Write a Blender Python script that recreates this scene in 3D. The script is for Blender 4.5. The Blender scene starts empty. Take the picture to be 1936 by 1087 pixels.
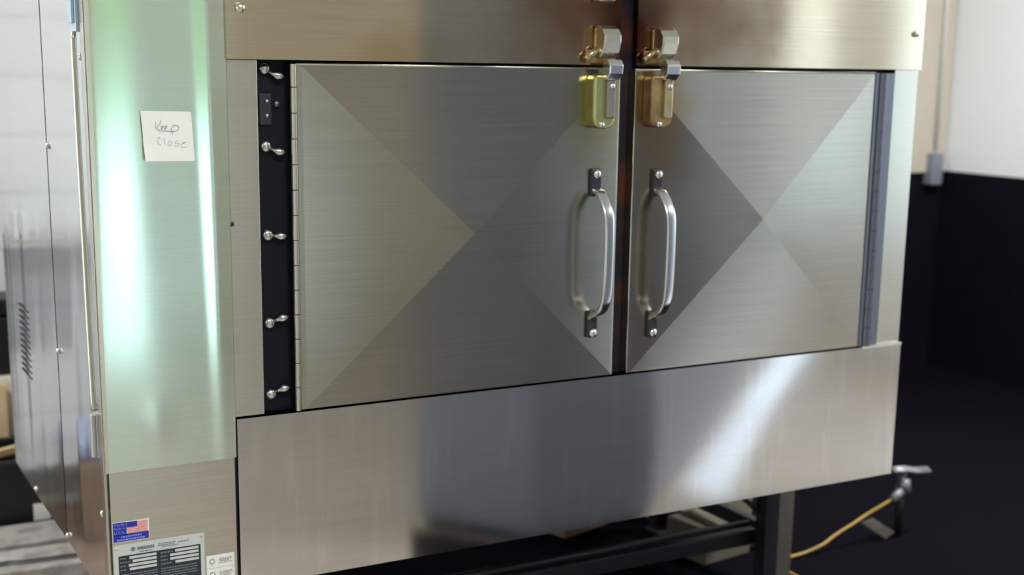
import bpy, bmesh, math, random
from mathutils import Matrix, Vector
C = bpy.context.scene.collection
S = bpy.context.scene
random.seed(7)

# ---------------------------------------------------------------- camera
R = ((0.8750924, -0.4837378, 0.0145248), (-0.0836913, -0.1808236, -0.9799483), (0.4766645, 0.8563297, -0.1987221))
right, down, fwd = [Vector(r) for r in R]
cd = bpy.data.cameras.new('camera'); cam = bpy.data.objects.new('camera', cd); C.objects.link(cam)
m = Matrix.Identity(4)
for i in range(3):
    m[i][0] = right[i]; m[i][1] = -down[i]; m[i][2] = -fwd[i]
m[0][3], m[1][3], m[2][3] = -0.5394, -2.5513, 1.4945
cam.matrix_world = m
cd.sensor_width = 36; cd.lens = 47.49; cd.shift_x = 0.0024; cd.shift_y = 0.0513
cd.clip_start = 0.02; cd.clip_end = 200
cd.dof.use_dof = True; cd.dof.focus_distance = 2.55; cd.dof.aperture_fstop = 47.49 / 17.0
S.camera = cam

# ---------------------------------------------------------------- world, exposure
w = bpy.data.worlds.new('sky'); S.world = w; w.use_nodes = True
bg = w.node_tree.nodes['Background']; bg.inputs[0].default_value = (0.86, 0.95, 1.0, 1); bg.inputs[1].default_value = 2.5
sl = bpy.data.lights.new('sun', 'SUN'); sl.energy = 5.0; sl.angle = math.radians(1.5); sl.color = (.62, .80, 1.0)
sun = bpy.data.objects.new('sun', sl); C.objects.link(sun); sun.location = (8, -8, 6)
sun.rotation_euler = Vector((-.722*.84, .691*.84, -.543)).to_track_quat('-Z', 'Y').to_euler()
S.view_settings.view_transform = 'Standard'; S.view_settings.look = 'None'
S.view_settings.exposure = 0.0; S.view_settings.gamma = 1.0; S.view_settings.use_curve_mapping = False

# ---------------------------------------------------------------- helpers
def tag(o, label=None, cat=None, group=None, kind=None):
    if label: o['label'] = label
    if cat: o['category'] = cat
    if group: o['group'] = group
    if kind: o['kind'] = kind
    return o
def empty(name, loc=(0, 0, 0), rz=0):
    o = bpy.data.objects.new(name, None); C.objects.link(o); o.location = loc; o.rotation_euler = (0, 0, rz)
    o.empty_display_size = 0.05
    return o
def obj(name, bm, mats, parent=None, smooth=False, bevel=0, seg=2, loc=None):
    bmesh.ops.recalc_face_normals(bm, faces=bm.faces)
    me = bpy.data.meshes.new(name); bm.to_mesh(me); bm.free()
    if not isinstance(mats, (list, tuple)): mats = [mats]
    for mt in mats: me.materials.append(mt)
    o = bpy.data.objects.new(name, me); C.objects.link(o)
    if parent: o.parent = parent
    if loc: o.location = loc
    if smooth:
        for p in me.polygons: p.use_smooth = True
    if bevel:
        b = o.modifiers.new('bevel', 'BEVEL'); b.width = bevel; b.segments = seg; b.limit_method = 'ANGLE'; b.angle_limit = math.radians(40)
    return o
def add_box(bm, x0, x1, y0, y1, z0, z1, mi=0, mat=None):
    vs = [bm.verts.new((x, y, z)) for x in (x0, x1) for y in (y0, y1) for z in (z0, z1)]
    if mat is not None:
        for v in vs: v.co = mat @ v.co
    fs = [(0, 1, 3, 2), (4, 6, 7, 5), (0, 4, 5, 1), (2, 3, 7, 6), (0, 2, 6, 4), (1, 5, 7, 3)]
    for f in fs:
        fc = bm.faces.new([vs[i] for i in f]); fc.material_index = mi
    return vs
def box(*a, **k):
    bm = bmesh.new(); add_box(bm, *a, **k); return bm
def add_prism(bm, pts, z0, z1, mi=0, axis=2):
    def mk(p, h):
        return (p[0], p[1], h) if axis == 2 else ((p[0], h, p[1]) if axis == 1 else (h, p[0], p[1]))
    a = [bm.verts.new(mk(p, z0)) for p in pts]; b = [bm.verts.new(mk(p, z1)) for p in pts]
    n = len(pts)
    fs = [bm.faces.new(a), bm.faces.new(b)] + [bm.faces.new((a[i], a[(i+1) % n], b[(i+1) % n], b[i])) for i in range(n)]
    for f in fs: f.material_index = mi
def add_tube(bm, pts, r, n=12, mi=0, flat=None):
    """swept round tube; flat=(width,thick) gives a flat bar, width along flat[2]"""
    pts = [Vector(p) for p in pts]; rings = []
    up = Vector((0, 0, 1))
    for i, p in enumerate(pts):
        t = (pts[min(i+1, len(pts)-1)] - pts[max(i-1, 0)]).normalized()
        if flat:
            u = Vector(flat[2]); u = (u - t * u.dot(t)).normalized(); v = t.cross(u)
            ring = []
            for k in range(n):
                a = 2*math.pi*(k+.5)/n; ca, sa = math.cos(a), math.sin(a)
                e = 0.45
                q = u*flat[0]/2*math.copysign(abs(ca)**e, ca) + v*flat[1]/2*math.copysign(abs(sa)**e, sa)
                ring.append(bm.verts.new(p+q))
        else:
            ref = up if abs(t.z) < 0.9 else Vector((1, 0, 0))
            u = t.cross(ref).normalized(); v = t.cross(u)
            rr = r[i] if isinstance(r, (list, tuple)) else r
            ring = [bm.verts.new(p + (u*math.cos(2*math.pi*k/n) + v*math.sin(2*math.pi*k/n))*rr) for k in range(n)]
        rings.append(ring)
    for a, b in zip(rings, rings[1:]):
        for k in range(n):
            bm.faces.new((a[k], a[(k+1) % n], b[(k+1) % n], b[k])).material_index = mi
    bm.faces.new(rings[0]).material_index = mi; bm.faces.new(rings[-1][::-1]).material_index = mi
def tube(*a, **k):
    bm = bmesh.new(); add_tube(bm, *a, **k); return bm
def smooth_path(pts, n=8):
    pts = [Vector(p) for p in pts]; out = []
    P = [pts[0]] + pts + [pts[-1]]
    for i in range(1, len(P)-2):
        for j in range(n):
            t = j/n; p0, p1, p2, p3 = P[i-1:i+3]
            out.append(.5*((2*p1)+(-p0+p2)*t+(2*p0-5*p1+4*p2-p3)*t*t+(-p0+3*p1-3*p2+p3)*t**3))
    out.append(pts[-1]); return out
def add_dome(bm, c, r, d, axis, n=16, mi=0):
    """bolt head: hex collar + dome pointing along axis (unit vector)"""
    c = Vector(c); ax = Vector(axis); u = ax.orthogonal().normalized(); v = ax.cross(u)
    prof = [(r, 0), (r, d*.35), (r*.86, d*.7), (r*.5, d*.95), (0.0001, d)]
    rings = []
    for pr, ph in prof:
        rings.append([bm.verts.new(c + ax*ph + (u*math.cos(2*math.pi*k/n)+v*math.sin(2*math.pi*k/n))*pr) for k in range(n)])
    for a, b in zip(rings, rings[1:]):
        for k in range(n): bm.faces.new((a[k], a[(k+1) % n], b[(k+1) % n], b[k])).material_index = mi
    bm.faces.new(rings[0]); bm.faces.new(rings[-1])
def sheet(nx, nz, f, thick, back):
    """curved sheet: f(u,v)->point on the outer face, back = offset vector to the inner face"""
    bm = bmesh.new(); b = Vector(back).normalized()*thick
    g = [[bm.verts.new(f(i/nx, j/nz)) for j in range(nz+1)] for i in range(nx+1)]
    h = [[bm.verts.new(Vector(g[i][j].co)+b) for j in range(nz+1)] for i in range(nx+1)]
    for i in range(nx):
        for j in range(nz):
            bm.faces.new((g[i][j], g[i+1][j], g[i+1][j+1], g[i][j+1])).smooth = True
            bm.faces.new((h[i][j], h[i][j+1], h[i+1][j+1], h[i+1][j])).smooth = True
    for i in range(nx):
        bm.faces.new((g[i][0], h[i][0], h[i+1][0], g[i+1][0])); bm.faces.new((g[i][nz], g[i+1][nz], h[i+1][nz], h[i][nz]))
    for j in range(nz):
        bm.faces.new((g[0][j], g[0][j+1], h[0][j+1], h[0][j])); bm.faces.new((g[nx][j], h[nx][j], h[nx][j+1], g[nx][j+1]))
    for e in bm.edges:
        fs = [f.smooth for f in e.link_faces]
        if not all(fs): e.smooth = False
    return bm

# ---------------------------------------------------------------- materials
def mat(name, col, rough=.6, metal=0, spec=None, noise=None, bump=None):
    m = bpy.data.materials.new(name); m.use_nodes = True; nt = m.node_tree; p = nt.nodes['Principled BSDF']
    p.inputs['Base Color'].default_value = (*col, 1); p.inputs['Roughness'].default_value = rough; p.inputs['Metallic'].default_value = metal
    if spec is not None: p.inputs['Specular IOR Level'].default_value = spec
    if noise:  # (scale, other colour, contrast lo, hi)
        tc = nt.nodes.new('ShaderNodeTexCoord'); n = nt.nodes.new('ShaderNodeTexNoise'); n.inputs['Scale'].default_value = noise[0]; n.inputs['Detail'].default_value = 6
        r = nt.nodes.new('ShaderNodeValToRGB'); r.color_ramp.elements[0].position = noise[2]; r.color_ramp.elements[1].position = noise[3]
        r.color_ramp.elements[0].color = (*col, 1); r.color_ramp.elements[1].color = (*noise[1], 1)
        nt.links.new(tc.outputs['Object'], n.inputs['Vector']); nt.links.new(n.outputs['Fac'], r.inputs['Fac']); nt.links.new(r.outputs['Color'], p.inputs['Base Color'])
    if bump:
        tc = nt.nodes.new('ShaderNodeTexCoord'); n = nt.nodes.new('ShaderNodeTexNoise'); n.inputs['Scale'].default_value = bump[0]; n.inputs['Detail'].default_value = 5
        b = nt.nodes.new('ShaderNodeBump'); b.inputs['Strength'].default_value = bump[1]; b.inputs['Distance'].default_value = .01
        nt.links.new(tc.outputs['Object'], n.inputs['Vector']); nt.links.new(n.outputs['Fac'], b.inputs['Height']); nt.links.new(b.outputs['Normal'], p.inputs['Normal'])
    return m
def steel(name, col=(.60, .60, .57), rough=.22, aniso=.5, tangent=(0, 0, 1), grain=(3, 3, 260), amp=.10, stains=(), smudge=None):
    """brushed stainless steel; stains = [(centre, radii, colour, strength)] of heat tint and baked-on grease"""
    m = bpy.data.materials.new(name); m.use_nodes = True; nt = m.node_tree; p = nt.nodes['Principled BSDF']; L = nt.links.new
    p.inputs['Metallic'].default_value = 1; p.inputs['Anisotropic'].default_value = aniso
    tg = nt.nodes.new('ShaderNodeCombineXYZ')
    for i in range(3): tg.inputs[i].default_value = tangent[i]
    L(tg.outputs[0], p.inputs['Tangent'])
    tc = nt.nodes.new('ShaderNodeTexCoord'); mp = nt.nodes.new('ShaderNodeMapping'); mp.inputs['Scale'].default_value = grain
    L(tc.outputs['Object'], mp.inputs['Vector'])
    n = nt.nodes.new('ShaderNodeTexNoise'); n.inputs['Scale'].default_value = 1; n.inputs['Detail'].default_value = 4; L(mp.outputs[0], n.inputs['Vector'])
    big = nt.nodes.new('ShaderNodeTexNoise'); big.inputs['Scale'].default_value = 3.2; big.inputs['Detail'].default_value = 1; L(tc.outputs['Object'], big.inputs['Vector'])
    mr = nt.nodes.new('ShaderNodeMapRange'); mr.inputs['From Min'].default_value = .0; mr.inputs['From Max'].default_value = 1.0
    mr.inputs['To Min'].default_value = rough-.05; mr.inputs['To Max'].default_value = rough+.07; L(big.outputs['Fac'], mr.inputs['Value'])
    L(mr.outputs[0], p.inputs['Roughness'])
    mc = nt.nodes.new('ShaderNodeMapRange'); mc.inputs['From Min'].default_value = .25; mc.inputs['From Max'].default_value = .75
    mc.inputs['To Min'].default_value = 1-amp; mc.inputs['To Max'].default_value = 1+amp; L(n.outputs['Fac'], mc.inputs['Value'])
    base = nt.nodes.new('ShaderNodeVectorMath'); base.operation = 'SCALE'; base.inputs[0].default_value = col; L(mc.outputs[0], base.inputs['Scale'])
    out = base.outputs[0]
    if smudge:  # vertical drip marks
        m2 = nt.nodes.new('ShaderNodeMapping'); m2.inputs['Scale'].default_value = (38, 38, 4); L(tc.outputs['Object'], m2.inputs['Vector'])
        n2 = nt.nodes.new('ShaderNodeTexNoise'); n2.inputs['Scale'].default_value = 1; n2.inputs['Detail'].default_value = 4; L(m2.outputs[0], n2.inputs['Vector'])
        r2 = nt.nodes.new('ShaderNodeMapRange'); r2.inputs['From Min'].default_value = .55; r2.inputs['From Max'].default_value = .72; r2.inputs['To Min'].default_value = 0; r2.inputs['To Max'].default_value = smudge; L(n2.outputs['Fac'], r2.inputs['Value'])
        mx = nt.nodes.new('ShaderNodeMix'); mx.data_type = 'RGBA'; mx.inputs['B'].default_value = (.8, .8, .78, 1); L(r2.outputs[0], mx.inputs['Factor']); L(out, mx.inputs['A']); out = mx.outputs['Result']
    for (c, rad, sc, st) in stains:
        sb = nt.nodes.new('ShaderNodeVectorMath'); sb.operation = 'SUBTRACT'; sb.inputs[1].default_value = c; L(tc.outputs['Object'], sb.inputs[0])
        dv = nt.nodes.new('ShaderNodeVectorMath'); dv.operation = 'DIVIDE'; dv.inputs[1].default_value = rad; L(sb.outputs[0], dv.inputs[0])
        ln = nt.nodes.new('ShaderNodeVectorMath'); ln.operation = 'LENGTH'; L(dv.outputs[0], ln.inputs[0])
        n3 = nt.nodes.new('ShaderNodeTexNoise'); n3.inputs['Scale'].default_value = 9; n3.inputs['Detail'].default_value = 2; L(tc.outputs['Object'], n3.inputs['Vector'])
        ad = nt.nodes.new('ShaderNodeMath'); ad.operation = 'MULTIPLY_ADD'; ad.inputs[1].default_value = .9; L(n3.outputs['Fac'], ad.inputs[0]); L(ln.outputs['Value'], ad.inputs[2])
        r3 = nt.nodes.new('ShaderNodeMapRange'); r3.interpolation_type = 'SMOOTHSTEP'; r3.inputs['From Min'].default_value = .45; r3.inputs['From Max'].default_value = 1.6; r3.inputs['To Min'].default_value = st; r3.inputs['To Max'].default_value = 0; L(ad.outputs[0], r3.inputs['Value'])
        mx = nt.nodes.new('ShaderNodeMix'); mx.data_type = 'RGBA'; mx.inputs['B'].default_value = (*sc, 1); L(r3.outputs[0], mx.inputs['Factor']); L(out, mx.inputs['A']); out = mx.outputs['Result']
    L(out, p.inputs['Base Color'])
    return m
def block_wall(name, paint, joint, flip=False):
    m = bpy.data.materials.new(name); m.use_nodes = True; nt = m.node_tree; p = nt.nodes['Principled BSDF']; L = nt.links.new
    tc = nt.nodes.new('ShaderNodeTexCoord'); sp = nt.nodes.new('ShaderNodeSeparateXYZ'); cb = nt.nodes.new('ShaderNodeCombineXYZ')
    L(tc.outputs['Object'], sp.inputs[0]); L(sp.outputs['Y' if flip else 'X'], cb.inputs['X']); mz = nt.nodes.new('ShaderNodeMath'); mz.inputs[1].default_value = -.04+4; L(sp.outputs['Z'], mz.inputs[0]); L(mz.outputs[0], cb.inputs['Y'])
    b = nt.nodes.new('ShaderNodeTexBrick'); b.inputs['Scale'].default_value = 1; b.inputs['Brick Width'].default_value = .8; b.inputs['Row Height'].default_value = .2
    b.inputs['Mortar Size'].default_value = .006; b.inputs['Mortar Smooth'].default_value = .5
    b.inputs['Color1'].default_value = (*paint, 1); b.inputs['Color2'].default_value = (*[c*.96 for c in paint], 1); b.inputs['Mortar'].default_value = (*joint, 1)
    L(cb.outputs[0], b.inputs['Vector']); L(b.outputs['Color'], p.inputs['Base Color'])
    bp = nt.nodes.new('ShaderNodeBump'); bp.inputs['Strength'].default_value = .4; bp.inputs['Distance'].default_value = .01; bp.invert = True
    L(b.outputs['Fac'], bp.inputs['Height']); L(bp.outputs[0], p.inputs['Normal']); p.inputs['Roughness'].default_value = .55
    return m
def emit(name, col, s):
    m = bpy.data.materials.new(name); m.use_nodes = True; p = m.node_tree.nodes['Principled BSDF']
    p.inputs['Base Color'].default_value = (*col, 1); p.inputs['Emission Color'].default_value = (*col, 1); p.inputs['Emission Strength'].default_value = s
    return m

BR = (.34, .15, .04)
M = {}
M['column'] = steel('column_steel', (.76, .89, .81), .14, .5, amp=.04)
M['lower'] = steel('lower_steel', (.60, .58, .53), .20, .6, amp=.07)
M['frame'] = steel('frame_steel', (.60, .57, .53), .24, .5, amp=.07)
M['door'] = steel('door_steel', (.43, .415, .375), .19, .1, amp=.08,
                  stains=[((1.10, 0, 1.44), (.13, .5, .20), (.34, .29, .10), .75), ((1.255, 0, 1.40), (.12, .5, .24), (.34, .22, .08), .7),
                          ((1.22, 0, 1.05), (.07, .5, .6), (.30, .20, .10), .35)])
M['upper'] = steel('upper_steel', (.66, .58, .46), .13, .7, amp=.07,
                   stains=[((1.05, 0, 1.62), (.28, .5, .34), BR, .75), ((1.32, 0, 1.62), (.34, .5, .34), (.20, .10, .04), .8), ((.60, 0, 1.50), (.16, .5, .10), (.42, .30, .12), .5),
                           ((1.16, 0, 1.60), (.12, .5, .30), (.09, .02, .012), .9)])
M['bottom'] = steel('bottom_steel', (.60, .60, .60), .10, .35, amp=.05, smudge=.30)
M['side'] = steel('side_steel', (.72, .75, .78), .11, .4, (0, 0, 1), amp=.04)
M['chrome'] = mat('chrome', (.82, .84, .88), .20, 1)
M['bolt'] = mat('zinc_bolt', (.70, .72, .74), .22, 1)
M['latch'] = mat('tarnished_latch', (.52, .40, .20), .30, 1, noise=(22, (.60, .54, .40), .4, .65))
M['latch_dark'] = mat('greasy_latch', (.30, .20, .10), .45, .9, noise=(26, (.50, .36, .16), .4, .65))
M['pale_metal'] = mat('pale_metal', (.78, .76, .66), .28, 1)
M['black'] = mat('black_cavity', (.006, .007, .014), .5, spec=.2)
M['gap_black'] = mat('black_rusty_gap', (.014, .011, .020), .5, noise=(11, (.075, .022, .012), .50, .68))
M['dark_steel'] = mat('dark_steel', (.05, .05, .06), .45, .6)
M['leg_steel'] = mat('leg_steel', (.30, .27, .25), .45, .8)
M['gasket'] = mat('hinge_barrel', (.20, .22, .28), .38, .9)
M['paper'] = mat('white_paper', (.93, .96, .95), .7)
M['ink'] = mat('blue_black_ink', (.22, .22, .32), .7)
M['ink2'] = mat('faded_ink', (.40, .40, .46), .7)
M['blue'] = mat('sticker_blue', (.02, .035, .42), .4)
M['lightblue'] = mat('sticker_light_blue', (.22, .34, .85), .4)
M['red'] = mat('sticker_red', (.85, .30, .30), .4)
M['white'] = mat('sticker_white', (.85, .90, .92), .4)
M['plate'] = mat('plate_aluminium', (.72, .80, .80), .40, .4)
M['plate_dark'] = mat('plate_print', (.02, .03, .045), .45)
M['plate_grey'] = mat('plate_grey_print', (.20, .24, .27), .45)
M['wall'] = block_wall('painted_block', (.86, .88, .90), (.68, .70, .73))
M['wall_side'] = mat('painted_wall', (.84, .87, .90), .6, bump=(60, .1))
M['black_panel'] = mat('black_wainscot', (.006, .005, .010), .6, spec=.06, noise=(9, (.007, .006, .012), .4, .7))
M['floor'] = mat('concrete_floor', (.34, .30, .265), .5, noise=(3, (.41, .36, .32), .35, .7), bump=(20, .15))
M['rubber'] = mat('black_rubber', (.0036, .0031, .0062), .9, spec=.04)
M['ceil'] = mat('ceiling_paint', (.68, .70, .64), .8)
M['beige'] = mat('shaded_wall_beige', (.52, .47, .40), .7)
M['card'] = mat('cardboard', (.22, .16, .125), .8, noise=(8, (.30, .21, .15), .4, .6))
M['card2'] = mat('pale_cardboard', (.42, .37, .28), .8)
M['wood'] = mat('weathered_plank', (.50, .46, .45), .8, noise=(14, (.30, .27, .26), .45, .7), bump=(30, .3))
M['wood2'] = mat('raw_timber', (.75, .52, .28), .7, noise=(10, (.85, .66, .42), .4, .6))
M['black_plastic'] = mat('black_plastic', (.012, .012, .016), .4)
M['yellow'] = mat('yellow_hose', (.40, .26, .05), .5)
M['grey_metal'] = mat('galvanised_grey', (.20, .20, .22), .5, .6)
M['tagpaper'] = mat('paper_tag', (.30, .27, .24), .7)
M['front'] = mat('front_wall_paint', (.46, .42, .36), .6)
M['cabinet'] = mat('cabinet_paint', (.18, .195, .24), .45)
M['drive'] = mat('pale_driveway', (.60, .70, .62), .8, noise=(.6, (.66, .76, .68), .3, .7))
M['leaf'] = mat('hedge_leaf', (.19, .26, .10), .8, noise=(7, (.28, .33, .17), .4, .6))
M['trim'] = mat('door_trim', (.5, .5, .48), .5)
M['cloth'] = mat('blue_tarp', (.36, .40, .60), .6)
M['frost'] = mat('frosted_glass', (.95, .97, 1.0), .45); M['frost'].node_tree.nodes['Principled BSDF'].inputs['Transmission Weight'].default_value = 1
M['lamp'] = emit('fill_tube', (.95, .98, 1.0), 6)

# ---------------------------------------------------------------- large structure
X0, X1, Y0, Y1, H = -3.6, 4.7, -4.5, 2.4, 3.1
def struct(name, bm, m): return tag(obj(name, bm, m), kind='structure')
struct('floor', box(X0, X1, Y0, Y1, -.1, 0), M['floor'])
struct('ceiling', box(X0, X1, Y0, Y1, H, H+.1), M['ceil'])
struct('wall_back', box(X0, X1+.1, Y1, Y1+.1, 0, H), M['wall'])
bm = bmesh.new()                                       # right wall; unseen doorway added for bright reflections and the sun streak
DY0, DY1, DZ = -3.75, -3.22, 2.35
VY0, VY1, VZ0, VZ1 = -2.82, -2.25, .7, 2.3             # window opening added to brighten the right end of the reflections
add_box(bm, X1, X1+.1, Y0, DY0, 0, H); add_box(bm, X1, X1+.1, DY1, VY0, 0, H); add_box(bm, X1, X1+.1, VY1, Y1, 0, H); add_box(bm, X1, X1+.1, VY0, VY1, 0, VZ0); add_box(bm, X1, X1+.1, VY0, VY1, VZ1, H); add_box(bm, X1, X1+.1, DY0, DY1, DZ, H)
struct('wall_right', bm, M['wall_side'])
bm = bmesh.new()                                       # wall behind the camera; garage opening added for daylight mirrored in the column
GX0, GX1, GZ = .70, 1.66, 2.5
add_box(bm, X0, GX0, Y0-.1, Y0, 0, H); add_box(bm, GX1, X1, Y0-.1, Y0, 0, H); add_box(bm, GX0, GX1, Y0-.1, Y0, GZ, H)
struct('wall_front', bm, M['front'])
bm = bmesh.new()                                       # left wall; wide roller-door opening added to light the back wall
LY0, LY1, LZ = -.6, 2.1, 2.6
add_box(bm, X0-.1, X0, Y0, LY0, 0, H); add_box(bm, X0-.1, X0, LY1, Y1, 0, H); add_box(bm, X0-.1, X0, LY0, LY1, LZ, H)
struct('wall_left', bm, M['wall_side'])
bm = bmesh.new()
add_box(bm, 1.9, X1-.012, Y1-.012, Y1, 0, 1.005); struct('trim_1', bm, M['black_panel'])
bm = bmesh.new()
add_box(bm, X1-.012, X1, -1.0, Y1, 0, 1.01); struct('trim_2', bm, M['black_panel'])
struct('shaded_wall_strip', box(3.6, X1-.012, Y1-.03, Y1, 1.005, H), M['beige'])  # beige strip: the smoker's shade on the back wall put into colour
bm = bmesh.new()
for a, b in ((DY0, DY0+.06), (DY1-.06, DY1)): add_box(bm, X1-.02, X1+.12, a, b, 0, DZ)
add_box(bm, X1-.02, X1+.12, DY0+.06, DY1-.06, DZ-.06, DZ); struct('trim_3', bm, M['trim'])
bm = bmesh.new()
for a, b in ((GX0, GX0+.04), (GX1-.04, GX1)): add_box(bm, a, b, Y0-.12, Y0+.02, 0, GZ)
add_box(bm, GX0+.04, GX1-.04, Y0-.12, Y0+.02, GZ-.07, GZ); add_box(bm, 1.24, 1.55, Y0-.10, Y0+.01, 0, GZ-.07); struct('trim_4', bm, M['trim'])  # wide middle post added for a dull band mirrored in the column
struct('ground', box(-40, 60, -60, 40, -.16, -.11), M['drive'])

bm = bmesh.new()
for a, b in ((VY0-.04, VY0), (VY1, VY1+.04)): add_box(bm, X1-.015, X1, a, b, VZ0, VZ1)
add_box(bm, X1-.03, X1, VY0-.04, VY1+.04, VZ0-.04, VZ0); add_box(bm, X1-.015, X1, VY0-.04, VY1+.04, VZ1, VZ1+.04); struct('window_1', bm, M['trim'])
obj('pane', box(X1+.04, X1+.046, VY0, VY1, VZ0, VZ1), M['frost'], bpy.data.objects['window_1'])  # frosted pane added to stop a sun patch on the floor
# hedge far outside the garage opening (seen only mirrored in the steel)
bm = bmesh.new()
for i in range(60):
    for k in range(3):
        c = (-10+34*(i+.5)/60, -40+random.uniform(-.8, .8), -.1+6.6*(k+.5)/3)
        bmesh.ops.create_icosphere(bm, subdivisions=2, radius=random.uniform(1.2, 1.9), matrix=Matrix.Translation(c))
for v in bm.verts:
    v.co += Vector((random.uniform(-.2, .2), random.uniform(-.2, .2), random.uniform(-.2, .2))); v.co.z = max(v.co.z, -.11)
tag(obj('hedge', bm, M['leaf']), 'green hedge beyond the driveway outside the garage opening', 'hedge')

# ---------------------------------------------------------------- the smoker oven
W, D, ZB, ZT, ZH, ZP = 2.052, 1.12, .44, 2.25, 1.5, .796
oven = tag(empty('smoker_oven', (W/2, D/2, 0)), 'large stainless steel commercial smoker oven with two cross-creased lower doors on a steel base', 'oven')
off = Vector((-W/2, -D/2, 0))
def part(name, bm, m, parent=oven, label=None, **k):
    o = obj(name, bm, m, parent, **k)
    if parent is oven: o.location = off
    if label: o['label'] = label
    return o
# inner body (dark carcass): open behind the gaps
bm = bmesh.new()
add_box(bm, .012, W-.004, .030, D-.004, ZB+.012, ZT-.01)
part('inner_body', bm, M['black'], label='black carcass seen in the gaps')

# side sheets
def side_f(y0, y1, z0, z1, amp):
    def f(u, v):
        y = y0+(y1-y0)*u; z = z0+(z1-z0)*v
        k = math.exp(-((z-.86)/.33)**2)
        x = -amp*k*(math.sin(y*26+1.0)*.9+.35*math.sin(y*57)) * math.sin(math.pi*u)**.5 - .003*math.sin(math.pi*u)*math.sin(z*2.2)
        return (x, y, z)
    return f
part('side_panel', sheet(40, 90, side_f(.448, D, ZB, ZT, .0012), .008, (1, 0, 0)), M['side'], label='rear side sheet with louvre slots')
rear_side = oven.children[-1]
part('side_panel', sheet(30, 90, side_f(.030, .438, ZB, ZT, .0009), .008, (1, 0, 0)), M['side'], label='front side sheet')
front_side = oven.children[-1]
part('corner_flange', box(-.006, 0.0, 0, .028, ZB, ZT), M['frame'], bevel=.002)
part('side_seam', box(.004, .0105, .425, .462, ZB+.001, ZT-.01), M['black'])
# louvres: dark slots with raised lips, punched in the rear side sheet
bm = bmesh.new()
for k in range(12):
    z = .903-k*.0149
    add_box(bm, -.0045, -.002, .765, .905, z-.0012, z+.0012)
part('louvre', bm, M['black'], rear_side, label='column of dark louvre slots')
bm = bmesh.new()
for k in range(12):
    z = .903-k*.0149+.0045
    pts = [(-.003, z-.003), (-.0045, z-.0024), (-.0045, z-.0019), (-.003, z-.0012)]
    a = [bm.verts.new((p[0], .765, p[1])) for p in pts]; b = [bm.verts.new((p[0], .905, p[1])) for p in pts]
    bm.faces.new(a); bm.faces.new(b)
    for i in range(4): bm.faces.new((a[i], a[(i+1) % 4], b[(i+1) % 4], b[i]))
part('louvre_lip', bm, M['dark_steel'], rear_side)
for par, lst in ((front_side, [(.425, 1.316), (.425, .875), (.425, .455), (.052, .836), (.05, 1.50), (.05, .62)]), (rear_side, [(.813, .452), (.47, 1.75)])):
    for (y, z) in lst:
        bm = bmesh.new(); add_dome(bm, (-.001, y, z), .007, .006, (-1, 0, 0)); part('screw', bm, M['bolt'], par, smooth=True)
# small latch plate high on the side, near the corner, and a second low down
bm = bmesh.new(); add_box(bm, -.010, 0, .045, .085, 1.545, 1.66); add_box(bm, -.016, -.010, .052, .078, 1.56, 1.64)
part('side_hinge', bm, mat('pale_blue_hinge', (.55, .68, .80), .35, .8), label='pale blue-grey hinge plate on the side', bevel=.002)
bm = bmesh.new(); add_box(bm, -.010, 0, .028, .052, .74, .825); add_tube(bm, [(-.014, .040, .74), (-.014, .040, .825)], .006)
part('side_hinge', bm, M['bolt'], label='small steel hinge low on the side', bevel=.001)
# thin conduit running down the corner of the side
path = smooth_path([(-.009, .075, 1.545), (-.009, .074, 1.42), (-.010, .066, 1.32), (-.009, .064, 1.15), (-.009, .058, .98), (-.009, .050, .83)], 6)
part('conduit', tube(path, .0055, 10), M['pale_metal'], smooth=True)

# left column: loose cover above, recessed plate below
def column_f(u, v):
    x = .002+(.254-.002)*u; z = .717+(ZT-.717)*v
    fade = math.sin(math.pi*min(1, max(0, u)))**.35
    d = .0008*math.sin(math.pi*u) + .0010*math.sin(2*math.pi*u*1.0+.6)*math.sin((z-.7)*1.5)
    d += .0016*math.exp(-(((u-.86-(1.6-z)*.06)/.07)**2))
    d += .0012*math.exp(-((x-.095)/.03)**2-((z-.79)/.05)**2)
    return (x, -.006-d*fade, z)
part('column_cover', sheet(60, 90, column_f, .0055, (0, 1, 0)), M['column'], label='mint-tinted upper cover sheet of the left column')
bm = box(.003, .252, -.001, .027, ZB, .725); part('column_plate', bm, M['lower'], label='plain lower plate of the left column')
column_plate = oven.children[-1]
# bright front-left corner edge
part('corner_edge', box(-.004, .003, -.008, -.001, .717, ZT), M['pale_metal'])

# upper doors (their lower ends), overlapping the frame
def upper(x0, x1, tilt):
    def f(u, v):
        x = x0+(x1-x0)*u; z = ZH+(ZT-ZH)*v
        return (x, -.012-tilt*math.sin(math.pi*u)*.4, z)
    return f
part('upper_door', sheet(24, 12, upper(.254, 1.142, .0), .009, (0, 1, 0)), M['upper'], label='left upper door, heat-stained towards the centre'); ul = oven.children[-1]
part('upper_door', sheet(24, 12, upper(1.186, W, .0), .009, (0, 1, 0)), M['upper'], label='right upper door, heat-stained towards the centre'); ur = oven.children[-1]
for par, (x, z), r in ((ul, (.281, 1.595), .010), (ur, (2.022, 1.587), .007)):
    bm = bmesh.new(); add_dome(bm, (x, -.012, z), r, .012, (0, -1, 0)); part('bolt', bm, M['pale_metal'], par, smooth=True)
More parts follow.
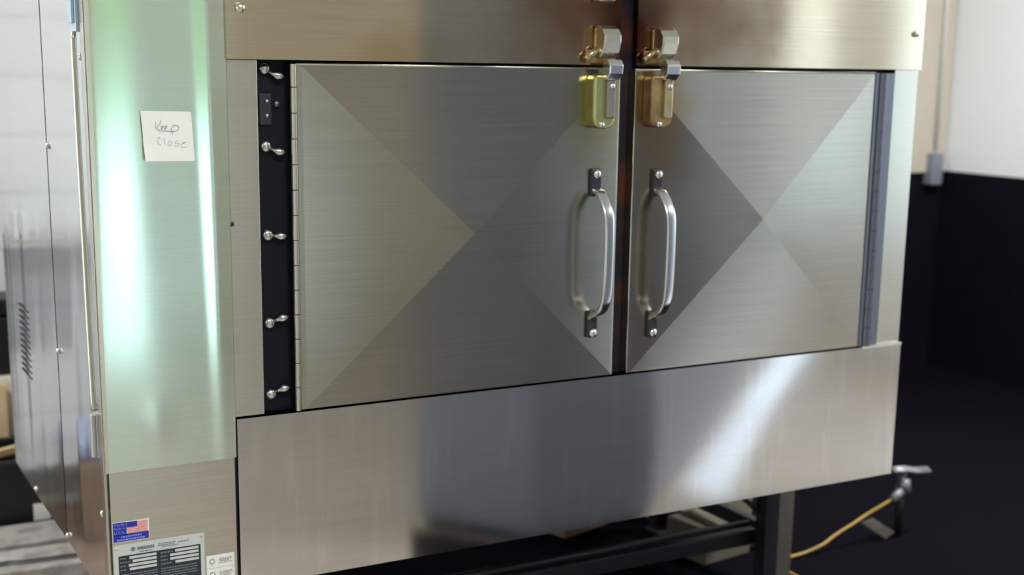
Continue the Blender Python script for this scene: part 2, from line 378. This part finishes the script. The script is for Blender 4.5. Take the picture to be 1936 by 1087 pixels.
# frame strips and recessed hinge channel
part('frame_strip', box(.255, .316, -.002, .028, ZP+.002, ZH), M['frame'], label='left frame strip with small scratches', bevel=.0015)
bm = bmesh.new(); add_dome(bm, (.258, -.002, 1.186), .005, .004, (0, -1, 0)); part('screw', bm, M['dark_steel'], oven.children[-1])
part('frame_strip', box(1.972, W, -.002, .028, ZP+.002, ZH), M['lower'], label='bright right frame strip', bevel=.0015)
part('hinge_channel', box(.317, .380, .024, .0295, ZP+.001, ZH), M['black'], label='dark recessed hinge channel beside the left door'); ch = oven.children[-1]
for k, (z, dz) in enumerate([(1.483, -.013), (1.333, -.010), (1.158, -.002), (.980, .010), (.832, .012)]):
    bm = bmesh.new(); add_dome(bm, (.338, .023, z), .0120, .011, (0, -1, 0))
    part('carriage_bolt', bm, M['bolt'], ch, smooth=True)
    bm = bmesh.new(); add_tube(bm, [(.346, .014, z+dz*.45), (.353, .012, z+dz*.8), (.360, .010, z+dz), (.368, .010, z+dz*1.1), (.376, .010, z+dz*1.2)], [.0035, .0045, .0085, .0075, .003], 12)
    part('hinge_pin', bm, M['bolt'], ch, smooth=True)
bm = bmesh.new(); add_box(bm, .326, .350, .018, .024, 1.375, 1.435); part('switch_plate', bm, M['dark_steel'], ch, bevel=.001)
for z in (1.421, 1.393):
    bm = bmesh.new(); add_dome(bm, (.341, .018, z), .004, .004, (0, -1, 0)); part('screw', bm, M['bolt'], ch, smooth=True)
bm = bmesh.new(); add_dome(bm, (.362, .023, 1.415), .007, .008, (0, -1, 0)); part('screw', bm, M['gasket'], ch, smooth=True)

# cross-creased doors
def door_mesh(x0, x1, z0, z1, apex, T=.026, rim=.012):
    bm = bmesh.new()
    yf = -.004
    o = [bm.verts.new((x, yf, z)) for x, z in ((x0, z0), (x1, z0), (x1, z1), (x0, z1))]
    i = [bm.verts.new((x, yf-.0005, z)) for x, z in ((x0+rim, z0+.004), (x1-.004, z0+.004), (x1-.004, z1-.005), (x0+rim, z1-.005))]
    b = [bm.verts.new((x, yf+T, z)) for x, z in ((x0, z0), (x1, z0), (x1, z1), (x0, z1))]
    c = bm.verts.new(((x0+x1+rim)/2, yf-apex, (z0+z1)/2))
    for k in range(4):
        j = (k+1) % 4
        bm.faces.new((o[k], o[j], i[j], i[k])); bm.faces.new((i[k], i[j], c)); bm.faces.new((b[k], b[j], o[j], o[k]))
    bm.faces.new(b)
    return bm
DL = (.394, 1.150, .799, 1.4925); DR = (1.190, 1.906, .799, 1.4905)
part('door', door_mesh(*DL, .024), M['door'], label='left lower door with a diagonal cross crease', bevel=.0012); dl = oven.children[-1]
part('door', door_mesh(*DR, .024), M['door'], label='right lower door with a diagonal cross crease', bevel=.0012); dr = oven.children[-1]
for dd, (xa, xb, zt_) in ((dl, (.394, 1.150, 1.4925)), (dr, (1.190, 1.906, 1.4905))): part('door_rim', tube([(xa, -.003, zt_), (xb, -.003, zt_)], .0028, 8), M['pale_metal'], dd, smooth=True)
def piano(par, x, y, z0, z1, r, m, pitch=.05, leaf=None):
    bm = bmesh.new(); z = z0
    while z < z1-.001:
        e = min(z+pitch-.0016, z1); add_tube(bm, [(x, y, z), (x, y, e)], r, 14); z += pitch
    if leaf: add_box(bm, leaf[0], leaf[1], y, y+.004, z0, z1)
    part('piano_hinge', bm, m, par)
piano(dl, .3875, -.004, .799, 1.4925, .0062, M['pale_metal'])
piano(dr, 1.931, -.006, .799, 1.4905, .011, M['gasket'], leaf=(1.907, 1.968))
part('hinge_leaf', box(1.908, 1.970, .008, .014, .799, 1.49), M['dark_steel'], oven)
# near-black centre gap with rust
part('centre_post', box(1.136, 1.200, .0255, .0298, ZP, ZT-.02), M['gap_black'], label='black and rust-brown centre post between the doors')
# bottom panel, slightly oil-canned, rolled lip on top
def bottom_f(u, v):
    x = .256+(W-.256)*u; z = ZB+(ZP-ZB)*v
    return (x, -.010-.004*math.exp(-((x-1.50)/.22)**2)*math.sin(math.pi*v)*.5, z)
part('bottom_panel', sheet(90, 24, bottom_f, .018, (0, 1, 0)), M['bottom'], label='long bottom panel with drip marks'); bp = oven.children[-1]
part('panel_lip', box(1.915, W, -.0125, -.004, ZP-.003, ZP+.003), M['pale_metal'], bp)
part('panel_seam', box(.252, .2555, -.003, .02, ZB, ZP), M['black'])

# handles: bent flat-bar pulls on two feet
def handle(par, x, zt, zb):
    f = -.006
    p = smooth_path([(x, f-.010, zt-.048), (x, f-.030, zt-.056), (x+.002, f-.056, zt-.092), (x+.003, f-.062, zt-.125), (x+.003, f-.063, (zt+zb)/2), (x+.002, f-.060, zb+.105),
                     (x, f-.046, zb+.070), (x-.001, f-.018, zb+.052), (x-.001, f-.008, zb+.046)], 7)
    part('handle', tube(p, 0, 16, flat=(.025, .011, (1, 0, 0))), M['chrome'], par, smooth=True, label='bright bent pull handle')
    for (z0, z1, s) in ((zt-.062, zt, 1), (zb, zb+.062, -1)):
        bm = bmesh.new(); add_box(bm, x-.014, x+.012, f-.012, f+.004, z0, z1)
        part('handle_foot', bm, M['dark_steel'], par, bevel=.004)
        bm = bmesh.new(); add_dome(bm, (x-.001, f-.012, z1-.012 if s > 0 else z0+.012), .010, .008, (0, -1, 0)); part('handle_bolt', bm, M['chrome'], par, smooth=True)
handle(dl, 1.087, 1.275, .893)
handle(dr, 1.253, 1.270, .880)

# over-centre latches: rounded cam body on the door, hook strap up to a bracket on the upper door
def latch(par_d, par_u, x, wd, body_m, cover_m, side):
    f = -.006
    bm = bmesh.new(); pts = []
    x0, x1, z0, z1 = x-wd/2, x+wd/2, 1.362, 1.480
    r = wd*.42
    for k in range(9):
        a = math.pi+math.pi*k/8; pts.append(((x0+x1)/2+math.cos(a)*wd/2, z0+r+math.sin(a)*r))
    pts += [(x1, z1-.008), (x1-.008, z1), (x0+.008, z1), (x0, z1-.008)]
    add_prism(bm, pts, f-.034, f+.002, axis=1)
    part('latch_body', bm, body_m, par_d, bevel=.006, seg=3)
    bm = bmesh.new(); add_box(bm, x+wd*.02, x+wd*.40, f-.042, f-.033, 1.385, 1.470); part('latch_lever', bm, cover_m, par_d, bevel=.004)
    for (qx, qy, qz) in ((x-.008, f-.034, 1.372), (x+.012, f-.042, 1.455)):
        bm = bmesh.new(); add_dome(bm, (qx, qy, qz), .007, .006, (0, -1, 0)); part('latch_pin', bm, M['chrome'], par_d, smooth=True)
    # hook block bridging the joint (side profile extruded across)
    bm = bmesh.new(); add_prism(bm, [(f-.034, 1.470), (f-.046, 1.468), (f-.060, 1.482), (f-.062, 1.500), (f-.054, 1.512), (f-.038, 1.512), (f-.030, 1.500)], x-.008, x+.028, axis=0)
    part('latch_hook', bm, M['chrome'], par_d, bevel=.003, seg=3, label='bright chrome hook')
    g = -.013
    bm = bmesh.new(); add_box(bm, x-.040, x+.036, g-.008, g+.001, 1.503, 1.532); add_box(bm, x-.018, x+.030, g-.008, g+.001, 1.530, 1.578)
    part('keeper_base', bm, M['latch_dark'], par_u, bevel=.003)
    bm = bmesh.new(); add_prism(bm, [(g-.006, 1.520), (g-.022, 1.514), (g-.036, 1.526), (g-.044, 1.548), (g-.044, 1.563), (g-.034, 1.576), (g-.018, 1.584), (g-.006, 1.582)], x-.016, x+.028, axis=0)
    part('keeper', bm, M['pale_metal'], par_u, bevel=.004, seg=3, label='pale curled keeper')
    bm = bmesh.new(); add_tube(bm, [(x-.044, g-.012, 1.512), (x-.014, g-.016, 1.534)], .007, 10); part('keeper_wing', bm, M['latch'], par_u, smooth=True)
latch(dl, ul, 1.088, .058, mat('brassy_latch', (.62, .60, .28), .3, 1), M['leg_steel'], -1)
latch(dr, ur, 1.240, .060, M['latch_dark'], M['latch'], 1)
# lower end of the next latch, at the top of the left upper door
bm = bmesh.new(); add_box(bm, 1.062, 1.108, -.046, -.012, 1.632, 1.72); part('latch_body', bm, M['pale_metal'], ul, bevel=.008, seg=3)

# base: angle legs, stretchers, braces
for k, (x, y, sx, sy) in enumerate(((1.99, .30, -1, 1), (.34, .30, 1, 1), (1.99, .90, -1, -1), (.34, .90, 1, -1))):
    zf = .0105 if x > 1.5 else 0
    bm = bmesh.new()
    xa, xb = sorted((x, x+sx*.075)); ya, yb = sorted((y, y+sy*.075))
    add_box(bm, xa, xb, y-.004 if sy > 0 else y, y+.004 if sy > 0 else y+.008, zf+.012, ZB+.015); add_box(bm, x-.008 if sx < 0 else x, x if sx < 0 else x+.008, ya+.006, yb, zf+.012, ZB+.015)
    part('leg', bm, M['leg_steel'] if k == 0 else M['dark_steel']); lg = oven.children[-1]
    part('leg_foot', box(min(xa, xb)-.01, max(xa, xb)+.01, ya-.01, yb+.01, zf, zf+.013), M['dark_steel'], lg, bevel=.002)
part('post', box(1.885, 1.932, .29, .335, .0105, ZB+.013), M['dark_steel'], label='dark square bar added for the shaded half of the right front leg')  # dark bar added to show the leg's left flange in shade
for y in (.345, .885): part('stretcher', box(.35, 1.90, y, y+.03, .150, .195), M['dark_steel'], bevel=.003)
part('stretcher', tube([(.36, .36, .212), (1.88, .36, .212)], .010, 12), M['dark_steel'], smooth=True)
for x in (.38, 1.94): part('stretcher', box(x, x+.03, .38, .88, .150, .195), M['dark_steel'], bevel=.003)
for s, x in ((-1, 1.905), (1, .42)):
    p = smooth_path([(x+s*.26, .33, .435), (x+s*.12, .33, .34), (x, .33, .24)], 6)
    part('brace', tube(p, 0, 8, flat=(.03, .012, (0, 1, 0))), M['dark_steel'])

# rating plate and stickers: flat prints on the lower column plate
F = -.001
def quads(lst, name, m, par, y, t=.0004):
    bm = bmesh.new()
    for (a, b, c, d) in lst: add_box(bm, a, b, y-t, y, c, d)
    return part(name, bm, m, par)
def words(x0, x1, z, h, gap=.0012, wmin=.002, wmax=.006):
    out = []; x = x0
    while x < x1-wmin:
        e = min(x+random.uniform(wmin, wmax), x1); out.append((x, e, z, z+h)); x = e+gap
    return out
def text_obj(s, size, x, z, y, m, par, name):
    cu = bpy.data.curves.new(name, 'FONT'); cu.body = s; cu.size = size; cu.extrude = .0001
    t = bpy.data.objects.new('t', cu); C.objects.link(t)
    bpy.context.view_layer.update()
    me = bpy.data.meshes.new_from_object(t.evaluated_get(bpy.context.evaluated_depsgraph_get()))
    bpy.data.objects.remove(t)
    me.transform(Matrix.Translation((x, y, z)) @ Matrix.Rotation(math.pi/2, 4, 'X')); me.materials.clear(); me.materials.append(m)
    o = bpy.data.objects.new(name, me); C.objects.link(o); o.parent = par
    return o
# flag sticker
sx0, sx1, sz0, sz1 = .0045, .0755, .574, .615
st = quads([(sx0, sx1, sz0, sz1)], 'flag_sticker', M['white'], column_plate, F-.0002); st['label'] = 'blue and white sticker with a striped flag'
st.parent = oven; st.location = off
quads([(sx0+.001, sx0+.027, sz0+.0145, sz1-.001), (sx0+.001, sx1-.001, sz0+.001, sz0+.0155)], 'sticker_panel', M['blue'], st, F-.0006)
quads([(sx0+.0275, sx0+.048, sz1-.0125, sz1-.0015)], 'flag_canton', M['blue'], st, F-.0009)
zz = sz0+.0160; ls = []
for k in range(7):
    a = zz+k*.0034; ls.append((sx0+.028 if a+.002 < sz1-.0125 else sx0+.0485, sx1-.003, a, a+.0021))
quads(ls, 'flag_stripes', M['red'], st, F-.0008)
for s, z, h in (('Proudly', sz1-.0075, .0068), ('Made in', sz1-.0150, .0068), ('U.S.A.', sz1-.0245, .0088)): text_obj(s, h, sx0+.0025, z, F-.0012, M['lightblue'], st, 'lettering')
quads(words(sx0+.016, sx1-.014, sz0+.0090, .0030)+words(sx0+.008, sx1-.008, sz0+.0030, .0032), 'lettering', M['lightblue'], st, F-.0010)
# rating plate
px0, px1, pz1, pz0 = .0045, .184, .568, .455
rp = quads([(px0, px1, pz0, pz1)], 'rating_plate', M['plate'], column_plate, F-.0002, .0008); rp['label'] = 'silver and black rating plate'; rp.parent = oven; rp.location = off
quads([(px0+.009, px1-.008, pz0+.004, pz1-.0225)], 'plate_print', M['plate_dark'], rp, F-.0012)
ls = []
for k in range(4):
    z = pz1-.0305-k*.0078
    ls.append((px0+(.030, .036, .028, .030)[k], px0+.083, z, z+.0052)); ls.append((px0+(.120, .110, .110, .120)[k], px1-.012, z+.0002, z+.0054))
quads(ls, 'plate_field', M['plate'], rp, F-.0014)
ls = []
for k in range(4):
    z = pz1-.0295-k*.0078
    ls += words(px0+.012, px0+(.026, .032, .025, .026)[k], z, .0026) + words(px0+.091, px0+(.115, .105, .105, .115)[k], z, .0026)
for k in range(8):
    z = pz1-.0625-k*.0052; ls += words(px0+.013, px0+.084, z, .0022) + words(px0+.091, px1-.016-(.02 if k > 3 else 0), z, .0022)
ls += words(px0+.046, px0+.082, pz1-.0145, .0062, .0006, .0022, .0032) + words(px0+.087, px1-.055, pz1-.0095, .0016) + words(px0+.087, px1-.060, pz1-.0130, .0016) + words(px0+.094, px1-.050, pz1-.0165, .0016) + words(px1-.052, px1-.030, pz1-.0115, .0022)+ words(px0+.05, px0+.075, pz1-.0195, .0018)
quads(ls, 'plate_lettering', M['plate_grey'], rp, F-.0015)
bm = bmesh.new(); add_dome(bm, (px0+.038, F-.0010, pz1-.0115), .0046, .0006, (0, -1, 0)); part('plate_emblem', bm, M['plate_grey'], rp)
for x in (px0+.006, px1-.006):
    bm = bmesh.new(); add_dome(bm, (x, F-.001, pz1-.007), .0028, .0022, (0, -1, 0)); part('rivet', bm, M['bolt'], rp, smooth=True)
# two white approval labels
for z1, nm in ((.5165, 'white approval sticker above another'), (.4885, 'lower white approval sticker')):
    a = quads([(.1875, .2455, z1-.0270, z1)], 'approval_sticker', M['paper'], column_plate, F-.0002); a['label'] = nm; a.parent = oven; a.location = off
    quads(words(.2150, .2400, z1-.0090, .0016)+words(.2130, .2410, z1-.0122, .0020)+words(.2150, .2360, z1-.0152, .0022)+words(.2120, .2400, z1-.0185, .0018)+words(.196, .2015, z1-.0215, .0008), 'sticker_lettering', M['ink2'], a, F-.0007)
    bm = bmesh.new()
    add_dome(bm, (.1990, F-.0005, z1-.0130), .0062, .0004, (0, -1, 0)); part('sticker_emblem', bm, M['ink2'], a)
    bm = bmesh.new(); add_dome(bm, (.1990, F-.0008, z1-.0130), .0036, .0004, (0, -1, 0)); part('sticker_emblem', bm, M['paper'], a)

# ---------------------------------------------------------------- handwritten note taped to the column
NX, NZ = .1375, 1.356
def nf(u, v):
    x = -.047+.094*u+.008*(1-v)*(.6 if v < .5 else .75)-.003; z = -.046+.092*v+.0015*(1-u)
    curl = .008*max(0, .35-v)*max(0, .5-u)*4 + .0015
    return (x, -curl, z)
note = obj('paper_note', sheet(20, 20, nf, .0004, (0, 1, 0)), M['paper'], loc=(NX, -.0115, NZ))
tag(note, 'square white paper note with handwriting stuck on the left steel column', 'note')
def strokes(lst, wpx, m, name):
    bm = bmesh.new()
    for st_ in lst:
        p = [(-.047+.0095+x*.000078, -.0024, .0415-y*.000078) for x, y in st_]
        add_tube(bm, smooth_path(p, 4), wpx, 6)
    obj(name, bm, m, note)
strokes([[(185, 190), (180, 270), (175, 350)], [(320, 150), (270, 240), (215, 310), (250, 370), (290, 400)],
         [(315, 340), (370, 300), (340, 275), (310, 320), (330, 390), (400, 400)], [(400, 345), (460, 300), (430, 275), (395, 320), (420, 390), (490, 400), (545, 400)],
         [(590, 490), (565, 400), (560, 330), (620, 270), (690, 265), (740, 310), (720, 370), (640, 405), (550, 405)]], .00045, M['ink'], 'handwriting')
strokes([[(290, 580), (250, 540), (225, 600), (230, 690), (300, 720)], [(370, 550), (378, 620), (385, 720)], [(480, 640), (470, 720), (520, 740), (560, 680), (530, 635), (480, 640)],
         [(700, 635), (640, 650), (650, 690), (740, 700), (700, 760), (620, 740)], [(800, 710), (905, 665), (830, 680), (780, 750), (850, 795), (925, 760)]], .0003, M['ink2'], 'handwriting')

# ---------------------------------------------------------------- right side of the room
mbm = bmesh.new(); add_prism(mbm, [(.50, Y1-.03), (.50, .02), (1.45, .02), (1.45, -.5), (1.10, -1.0), (1.235, -1.30), (1.485, -.93), (X1-.03, -.93), (X1-.03, Y1-.03)], 0, .010)
mat_r = tag(obj('rubber_mat', mbm, M['rubber']), 'black rubber mat covering the floor right of the smoker oven', 'mat')
# outlet box with conduit in the corner above the black wainscot
ob = tag(empty('outlet_box', (4.60, Y1-.03, 1.0)), 'small blue-grey metal box in the room corner at the wainscot top', 'box')
obj('box_body', box(-.035, .035, -.045, .018, -.055, .10), mat('box_paint', (.24, .27, .34), .5, .3), ob, bevel=.005)
obj('conduit', tube([(0.01, -.01, .095), (0.01, -.01, 1.9)], .010, 10), mat('conduit_paint', (.66, .66, .64), .6), ob, smooth=True)

# gas shut-off valve on its riser, with hose and tag
gv = tag(empty('gas_valve', (2.62, .50, .012)), 'grey gas shut-off valve on a short riser beside the smoker base', 'valve')
obj('riser', tube([(0, 0, 0), (0, 0, .20)], .014, 14), M['dark_steel'], gv, smooth=True)
bm = bmesh.new(); add_tube(bm, [(0, 0, .13), (.01, 0, .15), (.015, 0, .19)], [.018, .028, .018], 14); obj('valve_body', bm, M['grey_metal'], gv, smooth=True)
bm = bmesh.new(); add_tube(bm, [(-.055, -.02, .1325), (.01, 0, .155)], [.014, .018], 12); obj('hose_union', bm, M['grey_metal'], gv, smooth=True)
bm = bmesh.new(); add_tube(bm, [(-.045, 0, .225), (.01, 0, .222), (.06, 0, .210), (.12, 0, .205)], 0, 12, flat=(.028, .012, (0, 1, .6))); obj('valve_lever', bm, M['grey_metal'], gv, smooth=True)
bm = bmesh.new(); add_tube(bm, [(.012, 0, .18), (.012, 0, .222)], .008, 10); obj('valve_stem', bm, M['grey_metal'], gv, smooth=True)
hose = smooth_path([(2.568, .482, .147), (2.53, .49, .128), (2.481, .50, .104), (2.42, .50, .080), (2.351, .50, .055), (2.29, .49, .036), (2.224, .495, .0185), (2.14, .485, .0165), (2.085, .44, .0165), (2.068, .33, .0165), (2.08, .12, .0165), (2.12, -.05, .0165)], 6)
tag(obj('gas_hose', tube(hose, .0052, 10), M['yellow'], smooth=True), 'thin yellow gas hose curving from the valve down to the floor', 'hose')
bm = bmesh.new(); p = [(2.452, .485, .098), (2.500, .487, .088), (2.600, .487, .002+.012), (2.548, .487, -.006+.020)]
a = [bm.verts.new(q) for q in [(2.440, .485, .088), (2.490, .487, .096), (2.595, .487, .030), (2.555, .487, .013)]]; bm.faces.new(a)
bmesh.ops.solidify(bm, geom=bm.faces[:], thickness=.0015)
tag(obj('hose_tag', bm, M['tagpaper']), 'pale paper tag hanging from the yellow gas hose', 'tag')

# cartons and oddments under and behind the smoker
def carton(x, y, z, sx, sy, sz, rz, m, label, name='cardboard_box'):
    o = tag(empty(name, (x, y, z), rz), label, 'box')
    obj('carton', box(-sx/2, sx/2, -sy/2, sy/2, 0, sz), m, o, bevel=.004)
    bm = bmesh.new(); add_box(bm, -sx/2+.003, -.003, -sy/2+.003, sy/2-.003, sz, sz+.004); add_box(bm, .003, sx/2-.003, -sy/2+.003, sy/2-.003, sz, sz+.004)
    obj('flap', bm, m, o)
    return o
MT = .0105
carton(1.72, 1.10, MT, .26, .22, .13, .3, M['card'], 'low brown cardboard box lying under the smoker oven')
carton(2.16, 1.00, MT, .34, .25, .20, -.35, M['card2'], 'pale cardboard box on the floor behind the right legs')
carton(1.97, .66, MT, .20, .17, .11, .15, mat('dark_cardboard', (.15, .13, .10), .85), 'small pale cardboard box on the black mat just behind the dark bar')  # cardboard in a darker brown
carton(2.50, 1.75, MT, .32, .30, .42, .2, M['card2'], 'tall pale carton standing behind the smoker oven')
carton(.95, 1.75, MT, .5, .35, .72, .1, M['card'], 'brown carton stack behind the smoker oven')
r = tag(obj('pipe_cap', tube([(2.10, .62, MT+.0305), (2.15, .65, MT+.0305)], .030, 20), M['leg_steel'], bevel=.004), 'round grey pipe cap lying on the mat behind the yellow hose', 'cap')

# ---------------------------------------------------------------- clutter seen past the rear left corner
def plank(x0, x1, y, wd, h, rz, lab):
    o = obj('timber_plank', box(0, x1-x0, -wd/2, wd/2, 0, h), M['wood'], bevel=.004); o.location = (x0, y, 0); o.rotation_euler = (0, 0, rz); tag(o, lab, 'plank')
plank(-.06, .45, 1.455, .19, .045, -.05, 'wide weathered plank on the floor, nearest the camera')
plank(-.04, .45, 1.67, .19, .050, -.02, 'weathered plank on the floor between the front plank and black crate')
for k, y in enumerate((1.395, 1.412)):
    p = smooth_path([(-.055, y+.004, .0455+.004), (.0, y+.02, .0495), (.06, y+.008, .0495), (.25, y-.006, .0495)], 6)
    tag(obj('wire', tube(p, .0035, 8), M['dark_steel'] if k else M['grey_metal'], smooth=True), ('dark' if k else 'grey')+' wire lying across the nearest weathered plank', 'wire')
cr = tag(empty('plastic_crate', (.245, 1.955, 0)), 'black plastic crate behind the weathered planks', 'crate')
bm = bmesh.new(); add_box(bm, -.24, .24, -.15, .15, 0, .02); add_box(bm, -.24, .24, -.15, -.135, .02, .235); add_box(bm, -.24, .24, .135, .15, .02, .235); add_box(bm, -.24, -.225, -.135, .135, .02, .235); add_box(bm, .225, .24, -.135, .135, .02, .235)
obj('crate_body', bm, M['black_plastic'], cr, bevel=.004)
for ya, yb in ((-.155, -.133), (.133, .155)): obj('crate_rim', box(-.245, .245, ya, yb, .231, .245), M['dark_steel'], cr, bevel=.003)
lb = obj('crate_label', box(-.100, -.048, -.1530, -.1500, .040, .095), M['paper'], cr); lb['label'] = 'white label on the crate'
pw = tag(obj('timber_offcut', box(-.20, .20, -.012, .012, 0, .025), M['wood2'], bevel=.003, loc=(.21, 1.95, .2455)), 'raw yellow timber offcut lying across the black crate', 'timber')
pw.rotation_euler = (0, 0, .5)
wb = carton(.16, 2.255, 0, .28, .20, .44, 0, mat('white_carton', (.88, .82, .72), .6), 'pale carton standing against the back wall behind the black crate')
wd = tag(empty('storage_case', (.16, 2.255, .4445)), 'black case resting on the pale carton behind the smoker oven', 'case')
obj('case_body', box(-.14, .14, -.09, .09, 0, .20), M['black_plastic'], wd, bevel=.01); obj('case_lid', box(-.143, .143, -.093, .093, .205, .26), M['black_plastic'], wd, bevel=.01)
wc = tag(obj('timber_board', box(-.020, .020, -.008, .008, 0, .42), M['wood2'], bevel=.003, loc=(.112, 2.132, .0)), 'raw orange timber board standing upright behind the crate', 'board')
# unseen things added left of the picture to be mirrored in the side sheet
tag(obj('cardboard_sheet', box(-1.7, -.10, .15, 2.04, 0, .006), M['card']), 'flattened brown cardboard sheet added left of the smoker oven for its reflection', 'cardboard')
carton(-.55, 1.78, .0065, .5, .4, .25, .1, M['card'], 'wide brown carton left of the smoker oven')
carton(-1.15, 1.80, .0065, .45, .4, .38, -.1, M['card'], 'taller brown carton on the cardboard sheet, farther left than the tarp')
tag(obj('folded_tarp', box(-.24, .24, -.16, .16, 0, .07), M['cloth'], bevel=.025, seg=4, loc=(-.55, 1.78, .2610)), 'folded blue tarp on the wide brown carton', 'tarp')

ct = tag(empty('added_cart', (-.36, 2.22, 0)), 'grey metal cart added by the block wall for its reflection in the side sheet', 'cart')
for x in (-.22, .22):
    for y in (-.11, .11): obj('leg', tube([(x, y, .0), (x, y, .93)], .008, 10), M['dark_steel'], ct, smooth=True)
for z in (.12, .90): obj('shelf', box(-.235, .235, -.125, .125, z, z+.012), M['trim'], ct, bevel=.002)
for x, w_ in ((-.17, 'left end'), (-.02, 'middle'), (.15, 'right end')):
    tag(obj('paper_cup', tube([(-.36+x, 2.14, .9125), (-.36+x, 2.14, 1.0)], [.020, .028], 16), M['paper'], smooth=False), 'white paper cup added on the %s of the grey cart for its reflection' % w_, 'cup', 'added paper cups on the cart')
# unseen dark cabinet added right of the camera to darken the steel front's reflection
cb = tag(empty('added_cabinet', (2.4, -2.0, 0)), 'unseen dark grey cabinet added for its reflection in the smoker oven', 'cabinet')
bm = bmesh.new(); add_prism(bm, [(-1.14, .70), (-.90, 1.05), (-.47, 1.05), (1.17, -.60), (-.10, -1.02)], .05, 1.88); obj('cabinet_body', bm, M['cabinet'], cb, bevel=.01)
bm = bmesh.new(); add_prism(bm, [(-1.10, .68), (-.88, 1.02), (-.48, 1.02), (1.13, -.60), (-.10, -.98)], 0, .05); obj('plinth', bm, M['black_plastic'], cb)

# ceiling tube lamps added out of view to brighten the room and oven front
for k, (x, y, lab) in enumerate(((-1.4, .6, 'added ceiling tube lamp left of the smoker oven'), (3.75, -1.7, 'added ceiling tube lamp near the right doorway'), (3.4, .2, 'added ceiling tube lamp over the right aisle'), (.2, -2.1, 'added ceiling tube lamp above the camera'))):
    t = tag(empty('fill_lamp', (x, y, H)), lab, 'lamp', 'added tube lamps on the ceiling')
    obj('fill_housing', box(-.6, .6, -.09, .09, -.05, 0), M['trim'], t, bevel=.006)
    ld = bpy.data.lights.new('fill_light', 'AREA'); ld.shape = 'RECTANGLE'; ld.size = 1.12; ld.size_y = .14; ld.energy = (66, 45, 112, 60)[k]; ld.color = (1.0, .98, .93)
    lo = bpy.data.objects.new('fill_light', ld); C.objects.link(lo); lo.parent = t; lo.location = (0, 0, -.085)
    for s in (-.045, .045): obj('fill_tube', tube([(-.56, s, -.065), (.56, s, -.065)], .014, 10), M['lamp'], t, smooth=True)
